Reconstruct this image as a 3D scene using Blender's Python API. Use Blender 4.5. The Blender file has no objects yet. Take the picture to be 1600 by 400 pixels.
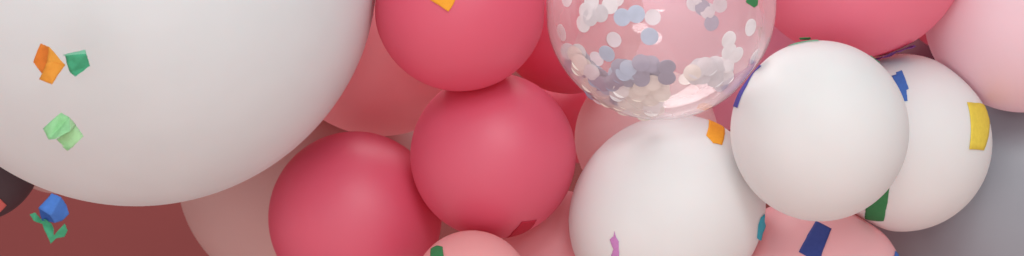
import bpy, bmesh, math, random
from mathutils import Vector, Matrix, noise
from mathutils.bvhtree import BVHTree

random.seed(7)
S = bpy.context.scene
COL = S.collection
D = 3.0                                    # camera stands 3 m in front of the balloon wall

# ------------------------------------------------------------------ helpers
def mat_new(name):
    m = bpy.data.materials.new(name); m.use_nodes = True
    nt = m.node_tree; nt.nodes.clear()
    return m, nt, nt.nodes, nt.links

def latex(name, col, rough=.50, spec=.32, trans=.18, mottle=.05, sss=.3):
    m, nt, N, L = mat_new(name)
    out = N.new('ShaderNodeOutputMaterial')
    tc = N.new('ShaderNodeTexCoord')
    n1 = N.new('ShaderNodeTexNoise'); n1.inputs['Scale'].default_value = 9; n1.inputs['Detail'].default_value = 4
    n2 = N.new('ShaderNodeTexNoise'); n2.inputs['Scale'].default_value = 420; n2.inputs['Detail'].default_value = 2
    L.new(tc.outputs['Object'], n1.inputs['Vector']); L.new(tc.outputs['Object'], n2.inputs['Vector'])
    mx = N.new('ShaderNodeMix'); mx.data_type = 'RGBA'
    mx.inputs['A'].default_value = (*[c*(1-mottle) for c in col], 1)
    mx.inputs['B'].default_value = (*[min(1, c*(1+mottle)) for c in col], 1)
    L.new(n1.outputs['Fac'], mx.inputs['Factor'])
    pr = N.new('ShaderNodeBsdfPrincipled')
    L.new(mx.outputs['Result'], pr.inputs['Base Color'])
    rr = N.new('ShaderNodeMapRange'); rr.inputs['To Min'].default_value = rough-.06; rr.inputs['To Max'].default_value = rough+.08
    L.new(n1.outputs['Fac'], rr.inputs['Value']); L.new(rr.outputs['Result'], pr.inputs['Roughness'])
    pr.inputs['Specular IOR Level'].default_value = spec
    pr.inputs['Subsurface Weight'].default_value = sss
    pr.inputs['Subsurface Radius'].default_value = (1, .35, .3); pr.inputs['Subsurface Scale'].default_value = .012
    bp = N.new('ShaderNodeBump'); bp.inputs['Strength'].default_value = .10; bp.inputs['Distance'].default_value = .0006
    L.new(n2.outputs['Fac'], bp.inputs['Height']); L.new(bp.outputs['Normal'], pr.inputs['Normal'])
    tr = N.new('ShaderNodeBsdfTranslucent'); L.new(mx.outputs['Result'], tr.inputs['Color'])
    ms = N.new('ShaderNodeMixShader'); ms.inputs[0].default_value = trans
    L.new(pr.outputs[0], ms.inputs[1]); L.new(tr.outputs[0], ms.inputs[2])
    L.new(ms.outputs[0], out.inputs['Surface'])
    return m

def tissue(name, col, trans=.3):
    m, nt, N, L = mat_new(name)
    out = N.new('ShaderNodeOutputMaterial')
    tc = N.new('ShaderNodeTexCoord')
    n1 = N.new('ShaderNodeTexNoise'); n1.inputs['Scale'].default_value = 140; n1.inputs['Detail'].default_value = 5
    n1.inputs['Roughness'].default_value = .7
    L.new(tc.outputs['Object'], n1.inputs['Vector'])
    mx = N.new('ShaderNodeMix'); mx.data_type = 'RGBA'
    mx.inputs['A'].default_value = (*[c*.82 for c in col], 1)
    mx.inputs['B'].default_value = (*[min(1, c*1.15+.01) for c in col], 1)
    L.new(n1.outputs['Fac'], mx.inputs['Factor'])
    pr = N.new('ShaderNodeBsdfPrincipled'); L.new(mx.outputs['Result'], pr.inputs['Base Color'])
    pr.inputs['Roughness'].default_value = .75; pr.inputs['Specular IOR Level'].default_value = .2
    bp = N.new('ShaderNodeBump'); bp.inputs['Strength'].default_value = .35; bp.inputs['Distance'].default_value = .001
    L.new(n1.outputs['Fac'], bp.inputs['Height']); L.new(bp.outputs['Normal'], pr.inputs['Normal'])
    tr = N.new('ShaderNodeBsdfTranslucent'); L.new(mx.outputs['Result'], tr.inputs['Color'])
    ms = N.new('ShaderNodeMixShader'); ms.inputs[0].default_value = trans
    L.new(pr.outputs[0], ms.inputs[1]); L.new(tr.outputs[0], ms.inputs[2])
    L.new(ms.outputs[0], out.inputs['Surface'])
    return m

def foil(name, col, metal=.35, rough=.35):
    m, nt, N, L = mat_new(name)
    out = N.new('ShaderNodeOutputMaterial')
    tc = N.new('ShaderNodeTexCoord'); oi = N.new('ShaderNodeObjectInfo')
    ad = N.new('ShaderNodeVectorMath'); ad.operation = 'ADD'
    L.new(tc.outputs['Object'], ad.inputs[0]); L.new(oi.outputs['Random'], ad.inputs[1])
    n1 = N.new('ShaderNodeTexNoise'); n1.inputs['Scale'].default_value = 60; n1.inputs['Detail'].default_value = 2
    L.new(ad.outputs[0], n1.inputs['Vector'])
    mx = N.new('ShaderNodeMix'); mx.data_type = 'RGBA'
    mx.inputs['A'].default_value = (*[c*.85 for c in col], 1)
    mx.inputs['B'].default_value = (*[min(1, c*1.12) for c in col], 1)
    L.new(n1.outputs['Fac'], mx.inputs['Factor'])
    pr = N.new('ShaderNodeBsdfPrincipled'); L.new(mx.outputs['Result'], pr.inputs['Base Color'])
    pr.inputs['Metallic'].default_value = metal; pr.inputs['Roughness'].default_value = rough
    bp = N.new('ShaderNodeBump'); bp.inputs['Strength'].default_value = .3; bp.inputs['Distance'].default_value = .001
    L.new(n1.outputs['Fac'], bp.inputs['Height']); L.new(bp.outputs['Normal'], pr.inputs['Normal'])
    L.new(pr.outputs[0], out.inputs['Surface'])
    return m

def clear_latex(name):
    m, nt, N, L = mat_new(name)
    out = N.new('ShaderNodeOutputMaterial')
    tp = N.new('ShaderNodeBsdfTransparent'); tp.inputs['Color'].default_value = (.985, .965, .97, 1)
    tc = N.new('ShaderNodeTexCoord')
    nz = N.new('ShaderNodeTexNoise'); nz.inputs['Scale'].default_value = 7; nz.inputs['Detail'].default_value = 3
    L.new(tc.outputs['Object'], nz.inputs['Vector'])
    df = N.new('ShaderNodeBsdfDiffuse'); df.inputs['Color'].default_value = (.94, .86, .88, 1)
    tl = N.new('ShaderNodeBsdfTranslucent'); tl.inputs['Color'].default_value = (.94, .86, .88, 1)
    dm = N.new('ShaderNodeMixShader'); dm.inputs[0].default_value = .5
    L.new(df.outputs[0], dm.inputs[1]); L.new(tl.outputs[0], dm.inputs[2])
    lw = N.new('ShaderNodeLayerWeight'); lw.inputs['Blend'].default_value = .5
    pw = N.new('ShaderNodeMath'); pw.operation = 'POWER'; pw.inputs[1].default_value = 3.0
    L.new(lw.outputs['Facing'], pw.inputs[0])
    mr = N.new('ShaderNodeMapRange'); mr.inputs['To Min'].default_value = .24; mr.inputs['To Max'].default_value = .62
    L.new(pw.outputs[0], mr.inputs['Value'])
    md = N.new('ShaderNodeMath'); md.operation = 'MULTIPLY'
    r2 = N.new('ShaderNodeMapRange'); r2.inputs['To Min'].default_value = .6; r2.inputs['To Max'].default_value = 1.4
    L.new(nz.outputs['Fac'], r2.inputs['Value'])
    L.new(mr.outputs['Result'], md.inputs[0]); L.new(r2.outputs['Result'], md.inputs[1])
    m1 = N.new('ShaderNodeMixShader'); L.new(md.outputs[0], m1.inputs[0])
    L.new(tp.outputs[0], m1.inputs[1]); L.new(dm.outputs[0], m1.inputs[2])
    gl = N.new('ShaderNodeBsdfGlossy'); gl.inputs['Roughness'].default_value = .05
    fr = N.new('ShaderNodeFresnel'); fr.inputs['IOR'].default_value = 1.4
    # a thin skin: the same reflectance from inside as from outside
    gm = N.new('ShaderNodeNewGeometry'); ior = N.new('ShaderNodeMix'); ior.data_type = 'FLOAT'
    ior.inputs['A'].default_value = 1.85; ior.inputs['B'].default_value = 1/1.85
    L.new(gm.outputs['Backfacing'], ior.inputs['Factor']); L.new(ior.outputs['Result'], fr.inputs['IOR'])
    m2 = N.new('ShaderNodeMixShader'); L.new(fr.outputs[0], m2.inputs[0])
    L.new(m1.outputs[0], m2.inputs[1]); L.new(gl.outputs[0], m2.inputs[2])
    L.new(m2.outputs[0], out.inputs['Surface'])
    return m

def tag(o, label, cat, group=None):
    o['label'] = label; o['category'] = cat
    if group: o['group'] = group
    return o

def link(name, bm, m, loc=(0, 0, 0), smooth=True):
    me = bpy.data.meshes.new(name); bm.to_mesh(me); bm.free()
    if smooth:
        for p in me.polygons: p.use_smooth = True
    me.materials.append(m)
    o = bpy.data.objects.new(name, me); COL.objects.link(o); o.location = loc
    return o

def unit(px, py):                           # where a photo pixel falls on the balloon wall's front plane, metres
    return (px-800)/1000.0, (200-py)/1000.0

# ------------------------------------------------------------------ balloons
WHITE = latex('latex_white', (.815, .81, .81), trans=.18)
GIANT = latex('latex_white_matte', (.71, .735, .75), trans=.08, rough=.5)
HOT   = latex('latex_hot_pink', (.77, .112, .20), trans=.28, spec=.95, rough=.48)
HOT2  = latex('latex_soft_hot_pink', (.86, .235, .345), trans=.32, spec=.9, rough=.47)
CORAL = latex('latex_coral_pink', (.84, .40, .44), trans=.32, spec=.5)
SALMON = latex('latex_salmon', (.98, .76, .77), trans=.44, spec=.6)
CORAL2 = latex('latex_warm_pink', (.86, .40, .41), trans=.25)
BABY  = latex('latex_baby_pink', (.88, .66, .72), trans=.25)
ROSE  = latex('latex_rose_pink', (.84, .43, .56), trans=.3)
LIGHT = latex('latex_light_pink', (.93, .55, .58), trans=.28)
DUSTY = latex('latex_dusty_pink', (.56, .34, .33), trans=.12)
GREY  = latex('latex_grey', (.28, .295, .335), trans=.05, sss=0, rough=.40, spec=.5)
DARK  = latex('latex_charcoal', (.07, .045, .055), trans=.05, sss=0)
MAROON = latex('latex_maroon', (.09, .014, .025), trans=.05, spec=.1, sss=0)
CLEAR = clear_latex('latex_clear')

# key: (px, py, r_px, start depth, material, label); listed from the front of the cluster to the back
BALLS = [
 ('front',   1280, 204.5, 139.5, -.05, WHITE, 'white balloon overlapping a second white balloon, indigo strip on its left edge', (.99, 1.014, 0)),
 ('giant',    215,  -54,  379,  0.0, GIANT, 'giant matte white balloon, by far the largest, at the left'),
 ('clear',   1031,    7,  181,  0.0, CLEAR, 'clear balloon filled with silver foil discs'),
 ('hot_top',  719,    8,  135,  0.0, HOT, 'hot pink balloon with an orange paper scrap, between the giant white and clear balloons'),
 ('white_low',1042, 332,  153,0.02, WHITE, 'white balloon directly under the clear balloon, with orange and lilac paper scraps', (1.05, .955, 45)),
 ('hot_right',1335, -85,  176,  0.0, HOT2, 'large hot pink balloon above the two overlapping white balloons'),
 ('hot_mid',  770.5,243,  129.5,0.0, HOT, 'hot pink balloon with a dark red scrap on its underside'),
 ('white_back',1407.5,223,139,  0.0, WHITE, 'white balloon partly behind another, with a yellow rectangle of paper'),
 ('hot_low',  555,  340,  135,  0.0, HOT, 'hot pink balloon below the giant white balloon, with nothing stuck on it'),
 ('pink_low',1265,  460,  150,  0.0, LIGHT, 'pink balloon at the bottom with a dark blue rectangle of paper'),
 ('pink_right',1600, 23,  153,  0.0, BABY, 'plain light pink balloon in the upper right corner'),
 ('pink_bit', 737,  452,   92,  0.0, CORAL2, 'small light pink balloon with a green scrap, at the bottom under the hot pink one'),
 ('coral_low',872,  405,  108,  .1, CORAL, 'coral pink balloon low between the hot pink and white balloons'),
 ('coral_mid',1010, 215,  112,  .1, SALMON, 'salmon balloon peeping between the hot pink balloon and the clear balloon'),
 ('hot_gap',  890,   30,  117,  .1, HOT, 'shaded hot pink balloon wedged behind the left rim of the clear balloon'),
 ('coral_big',595,   42,  171,  .1, CORAL, 'shaded coral balloon behind the gap right of the giant white balloon'),
 ('pink_behind',1122,38,  166,  .2, ROSE, 'pink balloon seen through the clear balloon'),
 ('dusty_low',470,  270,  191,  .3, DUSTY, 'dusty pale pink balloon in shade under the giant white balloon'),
 ('hot_deep',1230,   62,  105,  .2, HOT, 'deep pink balloon in the gap right of the clear balloon'),
 ('grey',    1590,  300,  240,  .1, GREY, 'large grey balloon in the lower right corner'),
 ('maroon',  1440,  130,   80,  .2, MAROON, 'dark maroon balloon glimpsed above the rear white balloon'),
 ('red_bit', 1481,   15,   63,  .3, HOT, 'red pink balloon sliver beside the light pink corner balloon'),
 ('hot_far',  905,  180,   75,  .3, HOT, 'deep pink balloon barely showing in the dark gap beside the salmon balloon'),
 ('charcoal', -40,  245,  102,  .2, DARK, 'dark charcoal balloon at the left edge'),
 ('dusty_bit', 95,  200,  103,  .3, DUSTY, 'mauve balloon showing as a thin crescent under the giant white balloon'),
]
placed = []
BACK = ('coral_low', 'coral_mid', 'hot_gap', 'coral_big', 'dusty_low', 'hot_deep', 'pink_right', 'pink_low', 'maroon', 'hot_far')
def place(b, y):
    X, Z = unit(b[1], b[2]); s = (D+y)/D
    off = math.hypot(X, Z)
    al = math.atan2(b[3]/1000, D)
    r = (D+y)*math.sin(al)
    return Vector((X*s, y, Z*s)), r
for b in BALLS:
    y = b[4]
    while True:
        c, r = place(b, y)
        ok = True
        for (pc, prr, k) in placed:
            press = (.0 if b[0] == 'white_low' else .15 if b[0] in BACK else .055)*min(r, prr)
            if (pc-c).length < r+prr-press: ok = False; break
        if ok: break
        y += .004
    placed.append((c, r, b[0]))
INFO = {}
CAM0 = Vector((0, -D, 0))
for b, (c, r, k) in zip(BALLS, placed):
    print('ball', k, [round(v, 3) for v in c], round(r, 3))

def stretch(v, b, inv=False):
    """a slightly pear-shaped or oval balloon: stretched along a slanted axis"""
    if len(b) < 8: return v
    su, sv, an = b[7]
    if inv: su, sv = 1/su, 1/sv
    c, s_ = math.cos(math.radians(an)), math.sin(math.radians(an))
    u, w_ = (v.x*c+v.z*s_)*su, (-v.x*s_+v.z*c)*sv
    return Vector((u*c-w_*s_, v.y, u*s_+w_*c))
def softcap(t, a, w):
    u = (a-t)/w
    if u > 30: return t
    return a - w*math.log1p(math.exp(u))

TREES = {}
SOFT = ('coral_mid', 'hot_gap', 'pink_behind', 'hot_deep', 'hot_right', 'hot_mid')
for idx, (b, (c, r, k)) in enumerate(zip(BALLS, placed)):
    bm = bmesh.new()
    segs = 192 if r > .3 else 128
    bmesh.ops.create_uvsphere(bm, u_segments=segs, v_segments=segs//2, radius=1)
    rnd = random.Random(k)
    ax = Vector((rnd.uniform(-.25, .25), 1, rnd.uniform(-.25, .25))).normalized()
    if k == 'clear': ax = Vector((.1, .3, 1)).normalized()      # tied at its top
    rot = Vector((0, 0, 1)).rotation_difference(ax).to_matrix()
    for v in bm.verts:
        z = v.co.z
        # the neck end (far side) draws out into a short tapered tail with a knot
        ang = math.acos(max(-1, min(1, z)))
        if ang < .62:
            q = 1-ang/.62
            v.co = v.co*(1+.16*q*q*q)
        v.co = stretch(rot @ v.co * r, b)
    # neighbours press flats into the rubber
    for j, (pc, prr, kk) in enumerate(placed):
        if j == idx: continue
        dv = pc-c; d = dv.length
        if d >= r+prr-.001: continue
        if k == 'clear' and kk in SOFT: continue          # the taut clear balloon keeps its round back
        if kk == 'clear' and k in SOFT:                   # and dents the softer ones behind it
            for v in bm.verts:
                q = v.co-dv; ln = q.length
                if ln < prr+.02: v.co = dv+q/ln*(prr+.0006-softcap(prr-ln, 0, .0028))
            continue
        n = dv/d; a = (d*d+r*r-prr*prr)/(2*d)-.0006
        for v in bm.verts:
            t = v.co.dot(n)
            if t > a-.05:
                v.co += n*(softcap(t, a, .0028)-t)
    # knot
    tail = rot @ Vector((0, 0, 1.155*r))
    if k != 'clear' or True:
        kb = bmesh.ops.create_uvsphere(bm, u_segments=12, v_segments=8, radius=.012)
        for v in kb['verts']: v.co = v.co+tail
        cn = bmesh.ops.create_cone(bm, segments=16, radius1=.004, radius2=.014, depth=.03, cap_ends=False)
        for v in cn['verts']: v.co = rot @ v.co + tail + ax*.022
    tree = BVHTree.FromBMesh(bm)
    o = link('balloon', bm, b[5], c)
    tag(o, b[6], 'balloon', 'balloons of the garland')
    TREES[k] = tree
    INFO[k] = (c, r, b)

# ------------------------------------------------------------------ paper stuck flat on balloons
def log_map(cdir, e1, e2, d):
    th = math.acos(max(-1, min(1, d.dot(cdir))))
    t = d - cdir*d.dot(cdir)
    if t.length < 1e-9: return Vector((0, 0))
    t.normalize()
    return Vector((t.dot(e1)*th, t.dot(e2)*th))
def exp_map(cdir, e1, e2, p):
    th = p.length
    if th < 1e-9: return cdir.copy()
    t = (e1*p.x+e2*p.y)/th
    return cdir*math.cos(th)+t*math.sin(th)

def px_dir(key, px, py):
    c, r, b = INFO[key]
    dx, dz = (px-b[1])/b[3], -(py-b[2])/b[3]
    X, Z = unit(px, py)
    hit = TREES[key].ray_cast(CAM0-c, (Vector((X, 0, Z))-CAM0).normalized())
    if hit[0] is not None and math.hypot(dx, dz) < .97 and hit[0].y < 0: return hit[0].normalized()
    q = stretch(Vector((dx, 0, dz)), b, True); dx, dz = q.x, q.z
    rho = math.hypot(dx, dz)
    if rho <= .985: th = math.asin(rho)
    else: th = math.asin(.985)+(rho-.985)*4.0      # beyond the rim: runs on round the back
    f = (Vector((0, -D, 0))-c).normalized()
    ex = Vector((1, 0, 0)); ex = (ex-f*ex.dot(f)).normalized(); ez = f.cross(ex)*-1
    if ez.z < 0: ez = -ez
    if rho < 1e-9: return f
    return stretch(f*math.cos(th)+(ex*dx+ez*dz)/rho*math.sin(th), b).normalized()

PAPER_N = 'paper_confetti'
def stuck(key, poly, m, label, lift=.0009, curl=.0007, seed=1):
    c, r, b = INFO[key]
    dirs = [px_dir(key, *p) for p in poly]
    cd = sum(dirs, Vector())/len(dirs); cd.normalize()
    e1 = cd.cross(Vector((0, 0, 1))).normalized(); e2 = e1.cross(cd)
    bm = bmesh.new()
    vs = [bm.verts.new((*log_map(cd, e1, e2, d), 0)) for d in dirs]
    f = bm.faces.new(vs)
    bmesh.ops.triangulate(bm, faces=[f])
    for _ in range(3):
        bmesh.ops.subdivide_edges(bm, edges=bm.edges[:], cuts=1, use_grid_fill=True)
    bd = [v for v in bm.verts if v.is_boundary]
    tree = TREES[key]
    L = max((v.co.length for v in bm.verts))
    for v in bm.verts:
        p = Vector((v.co.x, v.co.y)); q = p.length/L
        d = exp_map(cd, e1, e2, p)
        hit = tree.ray_cast(d*r*2.5, -d)
        base = hit[0] if hit[0] is not None else d*r
        wob = noise.noise(Vector((v.co.x*r*60, v.co.y*r*60, seed*3.1)))
        jag = noise.noise(Vector((v.co.x*r*500, v.co.y*r*500, seed))) if v.is_boundary else 0
        v.co = base + d*(lift + curl*max(0, wob)*.7 + curl*1.6*max(0, q-.7)) + e1*jag*.0006 + e2*jag*.0004
    o = link(PAPER_N, bm, m, c)
    bmv = o.modifiers.new('thickness', 'SOLIDIFY'); bmv.thickness = .0003; bmv.offset = 1
    tag(o, label, 'confetti')
    return o

ORANGE = tissue('tissue_orange', (.95, .42, .06)); ORANGE2 = tissue('tissue_bright_orange', (.92, .38, .03), .1)
GREEN  = tissue('tissue_green', (.09, .50, .28)); DGREEN = tissue('tissue_leaf_green', (.045, .23, .085), .1)
LGREEN = tissue('tissue_pale_green', (.40, .78, .42)); BLUE = tissue('tissue_blue', (.10, .27, .74))
BLUE2  = tissue('tissue_mid_blue', (.06, .16, .50), .1); NAVY = tissue('tissue_navy', (.04, .065, .27), .08)
INDIGO = tissue('tissue_indigo', (.09, .08, .38), .1); YELLOW = tissue('tissue_yellow', (.80, .62, .08), .1)
LILAC  = tissue('tissue_lilac', (.62, .26, .58), .15); TEAL = tissue('tissue_turquoise', (.06, .50, .66), .15)
RED    = tissue('tissue_dark_red', (.50, .02, .05), .1); PURPLE = tissue('tissue_purple', (.20, .07, .30), .15)
CORALP = tissue('tissue_coral', (.85, .22, .20)); MINT = tissue('tissue_mint', (.30, .72, .50))
LGREEN2 = tissue('tissue_lighter_green', (.52, .82, .48)); BLUE_SHADED = tissue('tissue_blue_shaded', (.04, .14, .50)); ORANGE3 = tissue('tissue_darker_orange', (.84, .28, .045))

stuck('hot_top', [(664, -12), (672, 0), (686, 8), (701, 18), (708, 8), (713, -4), (700, -20)], ORANGE2, 'orange paper square cut by the top of the picture, on a hot pink balloon', curl=.004, seed=2)
stuck('hot_mid', [(788, 375), (801, 362), (815, 346), (838, 343), (828, 356), (812, 368)], RED, 'dark red paper scrap on the underside of a hot pink balloon', seed=3)
stuck('pink_bit', [(673, 402), (674, 389), (683, 384), (692, 386), (694, 402), (692, 412), (674, 412)], DGREEN, 'dark green paper scrap on the small light pink balloon at the bottom', seed=4)
stuck('white_low', [(960.5, 361), (963, 371), (967, 377), (968, 402), (966, 412), (953, 412), (956, 397), (959, 389), (958, 387), (959, 375), (953, 374), (959, 369)], LILAC, 'torn lilac paper sliver on the lower white balloon', seed=5)
stuck('white_low', [(1107, 188), (1131, 189), (1131, 200), (1128, 227), (1114, 224), (1103, 212)], ORANGE2, 'bright orange paper patch on the white balloon under the clear balloon', curl=.001, seed=6)
stuck('white_low', [(1191, 334), (1195, 352), (1186, 376), (1182, 372), (1184, 352), (1188, 340)], TEAL, 'turquoise paper strip on the right rim of the lower white balloon', curl=.006, seed=7)
stuck('front', [(1190, 104), (1180, 113), (1168, 133), (1159, 150), (1153, 169), (1141, 165), (1148, 142), (1160, 121), (1172, 107), (1186, 98)], INDIGO, 'indigo paper strip along the left rim of the front white balloon', seed=8)
stuck('front', [(1232, 73), (1250, 68.5), (1264, 66), (1279, 66), (1277, 60), (1258, 58), (1240, 63)], MINT, 'mint green paper strip on top of the front white balloon', seed=9)
stuck('front', [(1250, 66), (1266, 63), (1267, 57), (1260, 54), (1250, 58)], DGREEN, 'small dark green scrap standing on top of the front white balloon', lift=.004, curl=.006, seed=10)
stuck('hot_right', [(1367, 88), (1378, 83), (1400, 74), (1424, 62), (1430, 68), (1418, 79), (1398, 87), (1380, 94), (1368, 95)], PURPLE, 'dark purple paper strip under the upper right hot pink balloon', lift=.004, curl=.012, seed=11)
stuck('front', [(1360, 86), (1367, 89), (1375, 97), (1378, 94), (1370, 84), (1363, 81)], MINT, 'tiny mint green scrap on the upper right rim of the front white balloon', seed=12)
stuck('white_back', [(1393, 119), (1401, 117), (1400, 114), (1409, 110.5), (1420, 139), (1416, 141), (1418, 158), (1413, 159), (1404, 140)], BLUE2, 'jagged mid blue paper scrap on the rear white balloon', seed=13)
stuck('white_back', [(1510.5, 160), (1524, 161), (1539, 164), (1540, 180), (1537, 235), (1513, 233)], YELLOW, 'yellow paper rectangle on the right side of the rear white balloon', curl=.002, seed=14)
stuck('white_back', [(1352, 341), (1353, 325), (1370, 312), (1390, 292), (1387, 316), (1381, 345)], DGREEN, 'leaf green paper piece at the bottom of the rear white balloon', seed=15)
stuck('pink_low', [(1275, 346), (1299, 358), (1283, 400), (1278, 411), (1248, 394)], NAVY, 'dark blue paper rectangle on the pink balloon at the bottom', curl=.001, seed=16)
stuck('pink_low', [(1396, 393), (1402, 397), (1405, 406), (1400, 408), (1396, 400)], BLUE2, 'tiny blue scrap at the right rim of the bottom pink balloon', seed=17)
stuck('clear', [(1165, 4), (1166, -8), (1184, -8), (1183, 8), (1178, 12)], DGREEN, 'green paper scrap on the upper right of the clear balloon', seed=18)
stuck('charcoal', [(-12, 308), (0, 310), (10, 320), (0, 331), (-10, 336)], CORALP, 'coral paper scrap on the charcoal balloon at the left edge', seed=19)

# ------------------------------------------------------------------ crumpled pieces falling in the air
def falling(verts, faces, m, label, y0, seed, wr=.0022, second=None):
    """verts: (px, py, depth offset in mm)"""
    bm = bmesh.new(); s = (D+y0)/D
    cx = sum(v[0] for v in verts)/len(verts); cy = sum(v[1] for v in verts)/len(verts)
    C = Vector((unit(cx, cy)[0]*s, y0, unit(cx, cy)[1]*s))
    for fi, fc in enumerate(faces):
        vs = []
        for i in fc:
            X, Z = unit(verts[i][0], verts[i][1]); yi = y0+verts[i][2]*2.0/1000; si = (D+yi)/D
            vs.append(bm.verts.new(Vector((X*si, yi, Z*si))-C))
        f = bm.faces.new(vs)
        if second and fi in second[1]: f.material_index = 1
    bmesh.ops.remove_doubles(bm, verts=bm.verts[:], dist=.00005)
    bmesh.ops.triangulate(bm, faces=bm.faces[:])
    for _ in range(3):
        bmesh.ops.subdivide_edges(bm, edges=bm.edges[:], cuts=1, use_grid_fill=True)
    for v in bm.verts:
        q = v.co
        v.co.y += wr*1.6*noise.noise(Vector((q.x*90, q.y*20, q.z*90+seed*7)))
        if v.is_boundary:
            v.co.x += .0006*noise.noise(Vector((q.x*700, seed, q.z*700)))
            v.co.z += .0006*noise.noise(Vector((q.x*700, seed+9, q.z*700)))
    o = link(PAPER_N, bm, m, C)
    if second: o.data.materials.append(second[0])
    md = o.modifiers.new('thickness', 'SOLIDIFY'); md.thickness = .0003
    tag(o, label, 'confetti')
    return o
Y0 = -.43
# orange: two leaves folded at a slanted crease, the first in a darker orange
falling([(63, 68, 0), (77, 73, -4), (71, 110, 3), (65, 114, 4), (52, 97, 5), (84, 82, 1), (101.5, 102, -4), (72, 101, -8), (76, 96, -6), (79, 98, -9), (83, 95, -9), (81, 132, -10), (61, 124, -3)],
        [(0, 1, 2, 3, 4), (1, 5, 6, 10, 9, 8, 7, 2), (7, 8, 9, 10, 6, 11, 12)],
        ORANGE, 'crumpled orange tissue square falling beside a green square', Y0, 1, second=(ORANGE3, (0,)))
falling([(98, 86, 4), (133, 78, 0), (135, 84, -6), (101, 87, -4), (141, 103, 2), (117, 120, -2), (109, 113, -2)],
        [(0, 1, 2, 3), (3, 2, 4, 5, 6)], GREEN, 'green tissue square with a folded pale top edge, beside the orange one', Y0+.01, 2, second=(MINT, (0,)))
falling([(95, 176, 0), (108, 183, 2), (110, 205, -9), (87, 217, -11), (76, 218, -3), (67, 201, 1), (118, 195, 5), (131, 213, 6), (112, 231, 4), (100, 230, 2), (88, 218, 1), (97, 229, -2), (105, 236, 2), (111, 231, 0)],
        [(0, 1, 2, 3, 4, 5), (1, 6, 7, 8, 9, 10, 2), (11, 12, 13)], LGREEN, 'pale green folded tissue piece falling before the giant white balloon', Y0, 3, second=(LGREEN2, (1,)))  # second leaf in a lighter green than the first
falling([(81, 302, 0), (95, 308, -5), (104, 321, 2), (108, 334, 6), (97, 345, 4), (86, 348, -2), (78, 336, -10), (60, 325, -3), (66, 344, 6), (77, 346, 8)],
        [(0, 1, 2, 6, 7), (2, 3, 4, 5, 6), (7, 6, 5, 9, 8)], BLUE, 'blue curled tissue piece falling near the lower left corner', Y0, 4, second=(BLUE_SHADED, (2,)))  # shade inside the curl is painted as a darker blue facet
falling([(46, 335, 0), (55, 332, -3), (64, 342, 2), (66, 350, 2), (54, 346, 0), (72, 343, -6), (80, 349, 0), (84, 358, -5), (84, 368, 0), (79, 381, 4), (75, 372, 0), (101, 349, -6), (106, 360, 0), (100, 370, 3), (88, 372, 2)],
        [(0, 1, 2, 3, 4), (2, 5, 6, 7, 8, 10, 3), (10, 8, 14, 9), (14, 8, 11, 12, 13)], GREEN, 'green curled tissue scrap falling just below the blue one', Y0+.01, 5)

# ------------------------------------------------------------------ foil discs inside the clear balloon
F_LAV = foil('foil_lavender_reflection', (.31, .32, .44), .3, .32); F_BLUE = foil('foil_blue_grey_reflection', (.44, .57, .74), .25, .35)  # all one silver foil: its reflections at different angles are painted as tints
F_SIL = foil('foil_silver', (.70, .71, .75), .25); F_CRM = foil('foil_cream_reflection', (.80, .76, .70), .15); F_WHT = foil('foil_white_glint', (.86, .86, .88), .1)
def disc_mesh(name, m):
    bm = bmesh.new()
    bmesh.ops.create_cone(bm, segments=36, radius1=.0134, radius2=.0134, depth=.00035, cap_ends=True)
    bmesh.ops.inset_region(bm, faces=[f for f in bm.faces if len(f.verts) > 4], thickness=.004)
    for v in bm.verts:   # slight dishing
        v.co.z -= .0006*(v.co.x/.0134)**2
    me = bpy.data.meshes.new(name); bm.to_mesh(me); bm.free(); me.materials.append(m)
    return me
DM = {m.name: disc_mesh('foil_disc', m) for m in (F_LAV, F_BLUE, F_SIL, F_CRM, F_WHT)}
cc, cr, _ = INFO['clear']
CAM = Vector((0, -D, 0))
def on_ball(px, py, back=False, rr=None):
    rr = rr or cr-.0015
    X, Z = unit(px, py); d = (Vector((X, 0, Z))-CAM).normalized()
    oc = CAM-cc; bq = oc.dot(d); disc = bq*bq-(oc.dot(oc)-rr*rr)
    if disc < 0: disc = 0
    t = -bq+math.sqrt(disc) if back else -bq-math.sqrt(disc)
    return CAM+d*t
def disc(px, py, m, label, group=None, back=False, inset=.0, tilt=0.05, rnd=random, face=0.0):
    p = on_ball(px, py, back, cr-.002-inset)
    n = (p-cc).normalized()
    n = (n+(CAM-p).normalized()*face+Vector((rnd.uniform(-1, 1), rnd.uniform(-1, 1), rnd.uniform(-1, 1)))*tilt).normalized()
    o = bpy.data.objects.new('foil_disc', DM[m.name]); COL.objects.link(o)
    o.location = p
    o.rotation_mode = 'QUATERNION'
    o.rotation_quaternion = Vector((0, 0, 1)).rotation_difference(n) @ Matrix.Rotation(rnd.uniform(0, 6.28), 3, 'Z').to_quaternion()
    tag(o, label, 'foil disc', group)
G1 = 'foil discs inside the clear balloon'
def T(s): return s
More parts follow.
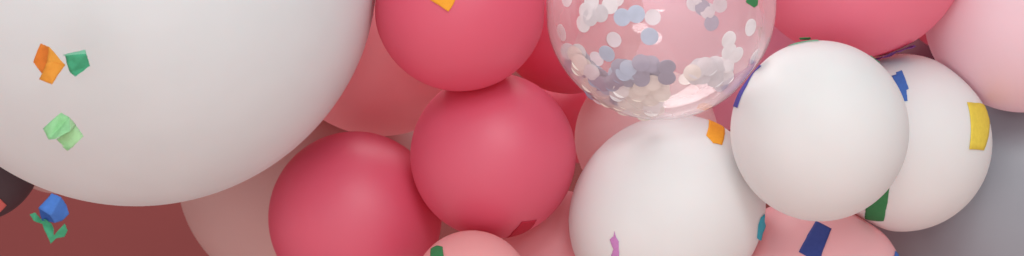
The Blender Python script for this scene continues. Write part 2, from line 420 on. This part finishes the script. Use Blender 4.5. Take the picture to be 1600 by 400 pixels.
singles = [
 (886, -3, F_WHT, 0, 'white foil disc at the top edge, near the left rim of the clear balloon'),
 (924, 3, F_WHT, 0, 'white foil disc at the top of the upper left cluster in the clear balloon'),
 (953, 8, F_WHT, 0, 'bright silver disc, right end of the upper left cluster in the clear balloon'),
 (938, 21, F_SIL, 0, 'silver disc low right in the upper left cluster of the clear balloon'),
 (915, 18, F_WHT, 0, 'white foil disc, left middle of the upper left cluster in the clear balloon'),
 (922, 27, F_SIL, 0, 'silver disc in the middle of the upper left cluster of the clear balloon'),
 (911, 37, F_WHT, 0, 'lowest white disc of the upper left cluster in the clear balloon'),
 (972, 27, F_BLUE, 0, 'pale blue disc, left of a touching pair near the top of the clear balloon'),
 (994, 22, F_BLUE, 0, 'pale blue disc, right of a touching pair near the top of the clear balloon'),
 (963, -2, F_WHT, 1, 'white disc cut by the top edge, above the pale blue pair'),
 (1020, 27, F_SIL, 1, 'faint silver disc on the far side, upper right of the grey blue disc'),
 (1015, 57, F_BLUE, 0, 'grey blue disc alone before the bright reflection in the clear balloon'),
 (877, 51, F_WHT, 0, 'white disc alone by the left rim of the clear balloon, seen slantwise'),
 (948, 84, F_BLUE, 0, 'grey blue disc alone just above the left heap in the clear balloon'),
 (959, 62, F_SIL, 1, 'faint disc on the far side, above the lone grey blue disc at left'),
 (932, 92, F_SIL, 1, 'faint pale disc on the far side, left of the lone grey blue disc'),
 (1173, 43, F_WHT, 0, 'white disc alone near the right rim, upper of two seen slantwise'),
 (1180, 88, F_WHT, 0, 'white disc alone near the right rim, lower of two seen slantwise'),
 (1139, 62, F_WHT, 0, 'white disc, top of the three above the right heap'),
 (1139, 80, F_WHT, 0, 'white disc, middle of the three above the right heap'),
 (1151, 86, F_WHT, 0, 'white disc, rightmost of the three above the right heap'),
 (1085, 5, F_SIL, 1, 'faint silver disc far inside, left end of the upper right cluster'),
 (1098, 12, F_LAV, 1, 'grey disc far inside, middle of the upper right cluster'),
 (1106, 17, F_SIL, 1, 'faint silver disc far inside, low in the upper right cluster'),
 (1125, 7, F_SIL, 1, 'faint silver disc far inside, right end of the upper right cluster'),
 (1112, 36, F_LAV, 1, 'faint grey disc far inside, below the upper right cluster'),
 (1042, 105, F_LAV, 0, 'lavender grey disc, upper of two at the right tip of the left heap'),
 (1042, 122, F_LAV, 0, 'lavender grey disc, lower of two at the right tip of the left heap'),
 (1073, 123, F_CRM, 1, 'faint disc on the far side just left of the right heap'),
]
for px, py, m, back, lab in singles:
    disc(px, py, m, lab, G1, bool(back), tilt=.03)
def inside(px, py, poly):
    c = False; j = len(poly)-1
    for i in range(len(poly)):
        xi, yi = poly[i]; xj, yj = poly[j]
        if (yi > py) != (yj > py) and px < (xj-xi)*(py-yi)/(yj-yi)+xi: c = not c
        j = i
    return c
def heap(poly, n, dmin, pick, label, group, seed):
    rd = random.Random(seed); pts = []; tries = 0
    x0, x1 = min(p[0] for p in poly), max(p[0] for p in poly); y0, y1 = min(p[1] for p in poly), max(p[1] for p in poly)
    while len(pts) < n and tries < 20000:
        tries += 1
        x, y = rd.uniform(x0, x1), rd.uniform(y0, y1)
        if inside(x, y, poly) and all(math.hypot(x-a, y-b) > dmin for a, b in pts): pts.append((x, y))
    pts.sort(key=lambda p: p[1])
    for i, (x, y) in enumerate(pts):
        disc(x, y, pick(x, y, rd), label, group, False, rd.uniform(0.002, .016), .17, rd, .9)
def pickL(x, y, rd):  # tints chosen by place, standing in for what each disc reflects
    if x < 925: return rd.choice([F_SIL, F_SIL, F_CRM, F_LAV])
    if y > 128 and x > 968: return rd.choice([F_CRM, F_WHT, F_CRM])
    if y > 138: return rd.choice([F_LAV, F_SIL, F_CRM])
    return rd.choice([F_LAV, F_LAV, F_LAV, F_BLUE])
heap([(884, 74), (903, 80), (918, 104), (950, 122), (968, 104), (985, 98), (1022, 98), (1034, 118), (1020, 128), (1040, 140), (1024, 160), (1028, 172), (1008, 182), (970, 172), (930, 150), (902, 118), (886, 96)],
     112, 6.0, pickL, 'silver grey foil disc in the left heap at the bottom of the clear balloon', 'discs of the left heap in the clear balloon', 3)
heap([(1080, 112), (1092, 102), (1122, 96), (1136, 100), (1134, 118), (1140, 126), (1128, 134), (1112, 128), (1096, 122), (1080, 120)],
     20, 7, lambda x, y, rd: rd.choice([F_SIL, F_WHT, F_CRM, F_SIL, F_BLUE]), 'pale silver foil disc in the right heap inside the clear balloon', 'discs of the right heap in the clear balloon', 5)

# ------------------------------------------------------------------ backdrop
def backdrop():
    m, nt, N, L = mat_new('painted_backdrop')
    out = N.new('ShaderNodeOutputMaterial'); pr = N.new('ShaderNodeBsdfPrincipled')
    n1 = N.new('ShaderNodeTexNoise'); n1.inputs['Scale'].default_value = 6; n1.inputs['Detail'].default_value = 6
    tc = N.new('ShaderNodeTexCoord'); L.new(tc.outputs['Object'], n1.inputs['Vector'])
    mx = N.new('ShaderNodeMix'); mx.data_type = 'RGBA'
    mx.inputs['A'].default_value = (.19, .036, .035, 1); mx.inputs['B'].default_value = (.22, .041, .040, 1)
    L.new(n1.outputs['Fac'], mx.inputs['Factor']); L.new(mx.outputs['Result'], pr.inputs['Base Color'])
    pr.inputs['Roughness'].default_value = .8
    L.new(pr.outputs[0], out.inputs['Surface'])
    bm = bmesh.new()
    bmesh.ops.create_cube(bm, size=1)
    for v in bm.verts: v.co = Vector((v.co.x*6, v.co.y*.1, v.co.z*4))
    o = link('backdrop', bm, m, (0, 1.35, 0), smooth=False)
    o['kind'] = 'structure'
backdrop()

# ------------------------------------------------------------------ light
FRONT, BASE = .72, .49
def area(name, loc, target, sx, sy, power, col=(1, 1, 1)):
    l = bpy.data.lights.new(name, 'AREA'); l.shape = 'ELLIPSE' if name == 'key_softbox' else 'RECTANGLE'; l.size = sx; l.size_y = sy
    l.energy = power; l.color = col
    o = bpy.data.objects.new(name, l); COL.objects.link(o); o.location = loc
    o.rotation_euler = (Vector(target)-Vector(loc)).to_track_quat('-Z', 'Y').to_euler()
    return o
area('ceiling_softbox', (.6, -1.6, 2.5), (.1, 0, 0), 2.4, 1.6, 10, (1, .99, .975))
area('key_softbox', (1.31, -3.5, 1.58), (.2, 0, 0), 1.1, .75, 20, (.97, 1, 1))
area('key_softbox', (.38, -3.5, 2.35), (.2, 0, 0), 1.15, 1.05, 31, (.97, 1, 1))
area('added_backlight', (-.35, .95, 1.65), (.0, .4, 0), 2.4, 1.1, 72, (1, .97, .95))  # added out of view behind the cluster, to make the gap balloons glow
area('strip_softbox', (-.04, -3.3, .34), (.2, 0, 0), .55, .12, 3, (1, .98, .96))
w = bpy.data.worlds.new('World'); S.world = w; w.use_nodes = True
bg = w.node_tree.nodes['Background']; wn = w.node_tree.nodes; wl = w.node_tree.links
# a pale studio above, a pink floor's bounce below
tc = wn.new('ShaderNodeTexCoord'); sx = wn.new('ShaderNodeSeparateXYZ'); wl.new(tc.outputs['Generated'], sx.inputs[0])
cr_ = wn.new('ShaderNodeValToRGB'); cr_.color_ramp.elements[0].position = .0; cr_.color_ramp.elements[1].position = 1.0
mp = wn.new('ShaderNodeMapRange'); mp.inputs['From Min'].default_value = -.7; mp.inputs['From Max'].default_value = .5
wl.new(sx.outputs['Z'], mp.inputs['Value']); wl.new(mp.outputs['Result'], cr_.inputs['Fac'])
cr_.color_ramp.elements[0].color = (1.45, 1.10, 1.02, 1); cr_.color_ramp.elements[1].color = (.80, .87, .89, 1)
wl.new(cr_.outputs['Color'], bg.inputs[0])
# the bright side of the room lies behind the camera, a little to the left
dt = wn.new('ShaderNodeVectorMath'); dt.operation = 'DOT_PRODUCT'; dt.inputs[1].default_value = (-.22, -.97, .06)
wl.new(tc.outputs['Generated'], dt.inputs[0])
mx = wn.new('ShaderNodeMath'); mx.operation = 'MAXIMUM'; mx.inputs[1].default_value = 0; wl.new(dt.outputs['Value'], mx.inputs[0])
pw = wn.new('ShaderNodeMath'); pw.operation = 'POWER'; pw.inputs[1].default_value = 2.5; wl.new(mx.outputs[0], pw.inputs[0])
ma = wn.new('ShaderNodeMath'); ma.operation = 'MULTIPLY_ADD'; ma.inputs[1].default_value = FRONT; ma.inputs[2].default_value = BASE
wl.new(pw.outputs[0], ma.inputs[0]); wl.new(ma.outputs[0], bg.inputs[1])

# ------------------------------------------------------------------ camera
cam = bpy.data.cameras.new('camera'); co = bpy.data.objects.new('camera', cam); COL.objects.link(co)
co.location = CAM; co.rotation_euler = (math.radians(90), 0, 0)
cam.sensor_width = 36; cam.lens = 36*D/1.6; cam.clip_end = 50
cam.dof.use_dof = True; cam.dof.focus_distance = D-.12; cam.dof.aperture_fstop = 5.6
S.camera = co
S.view_settings.view_transform = 'Standard'; S.view_settings.look = 'None'
S.view_settings.exposure = 0; S.view_settings.gamma = 1
S.render.engine = 'CYCLES'
S.cycles.max_bounces = 12; S.cycles.diffuse_bounces = 6; S.cycles.transparent_max_bounces = 24
S.cycles.use_denoising = True
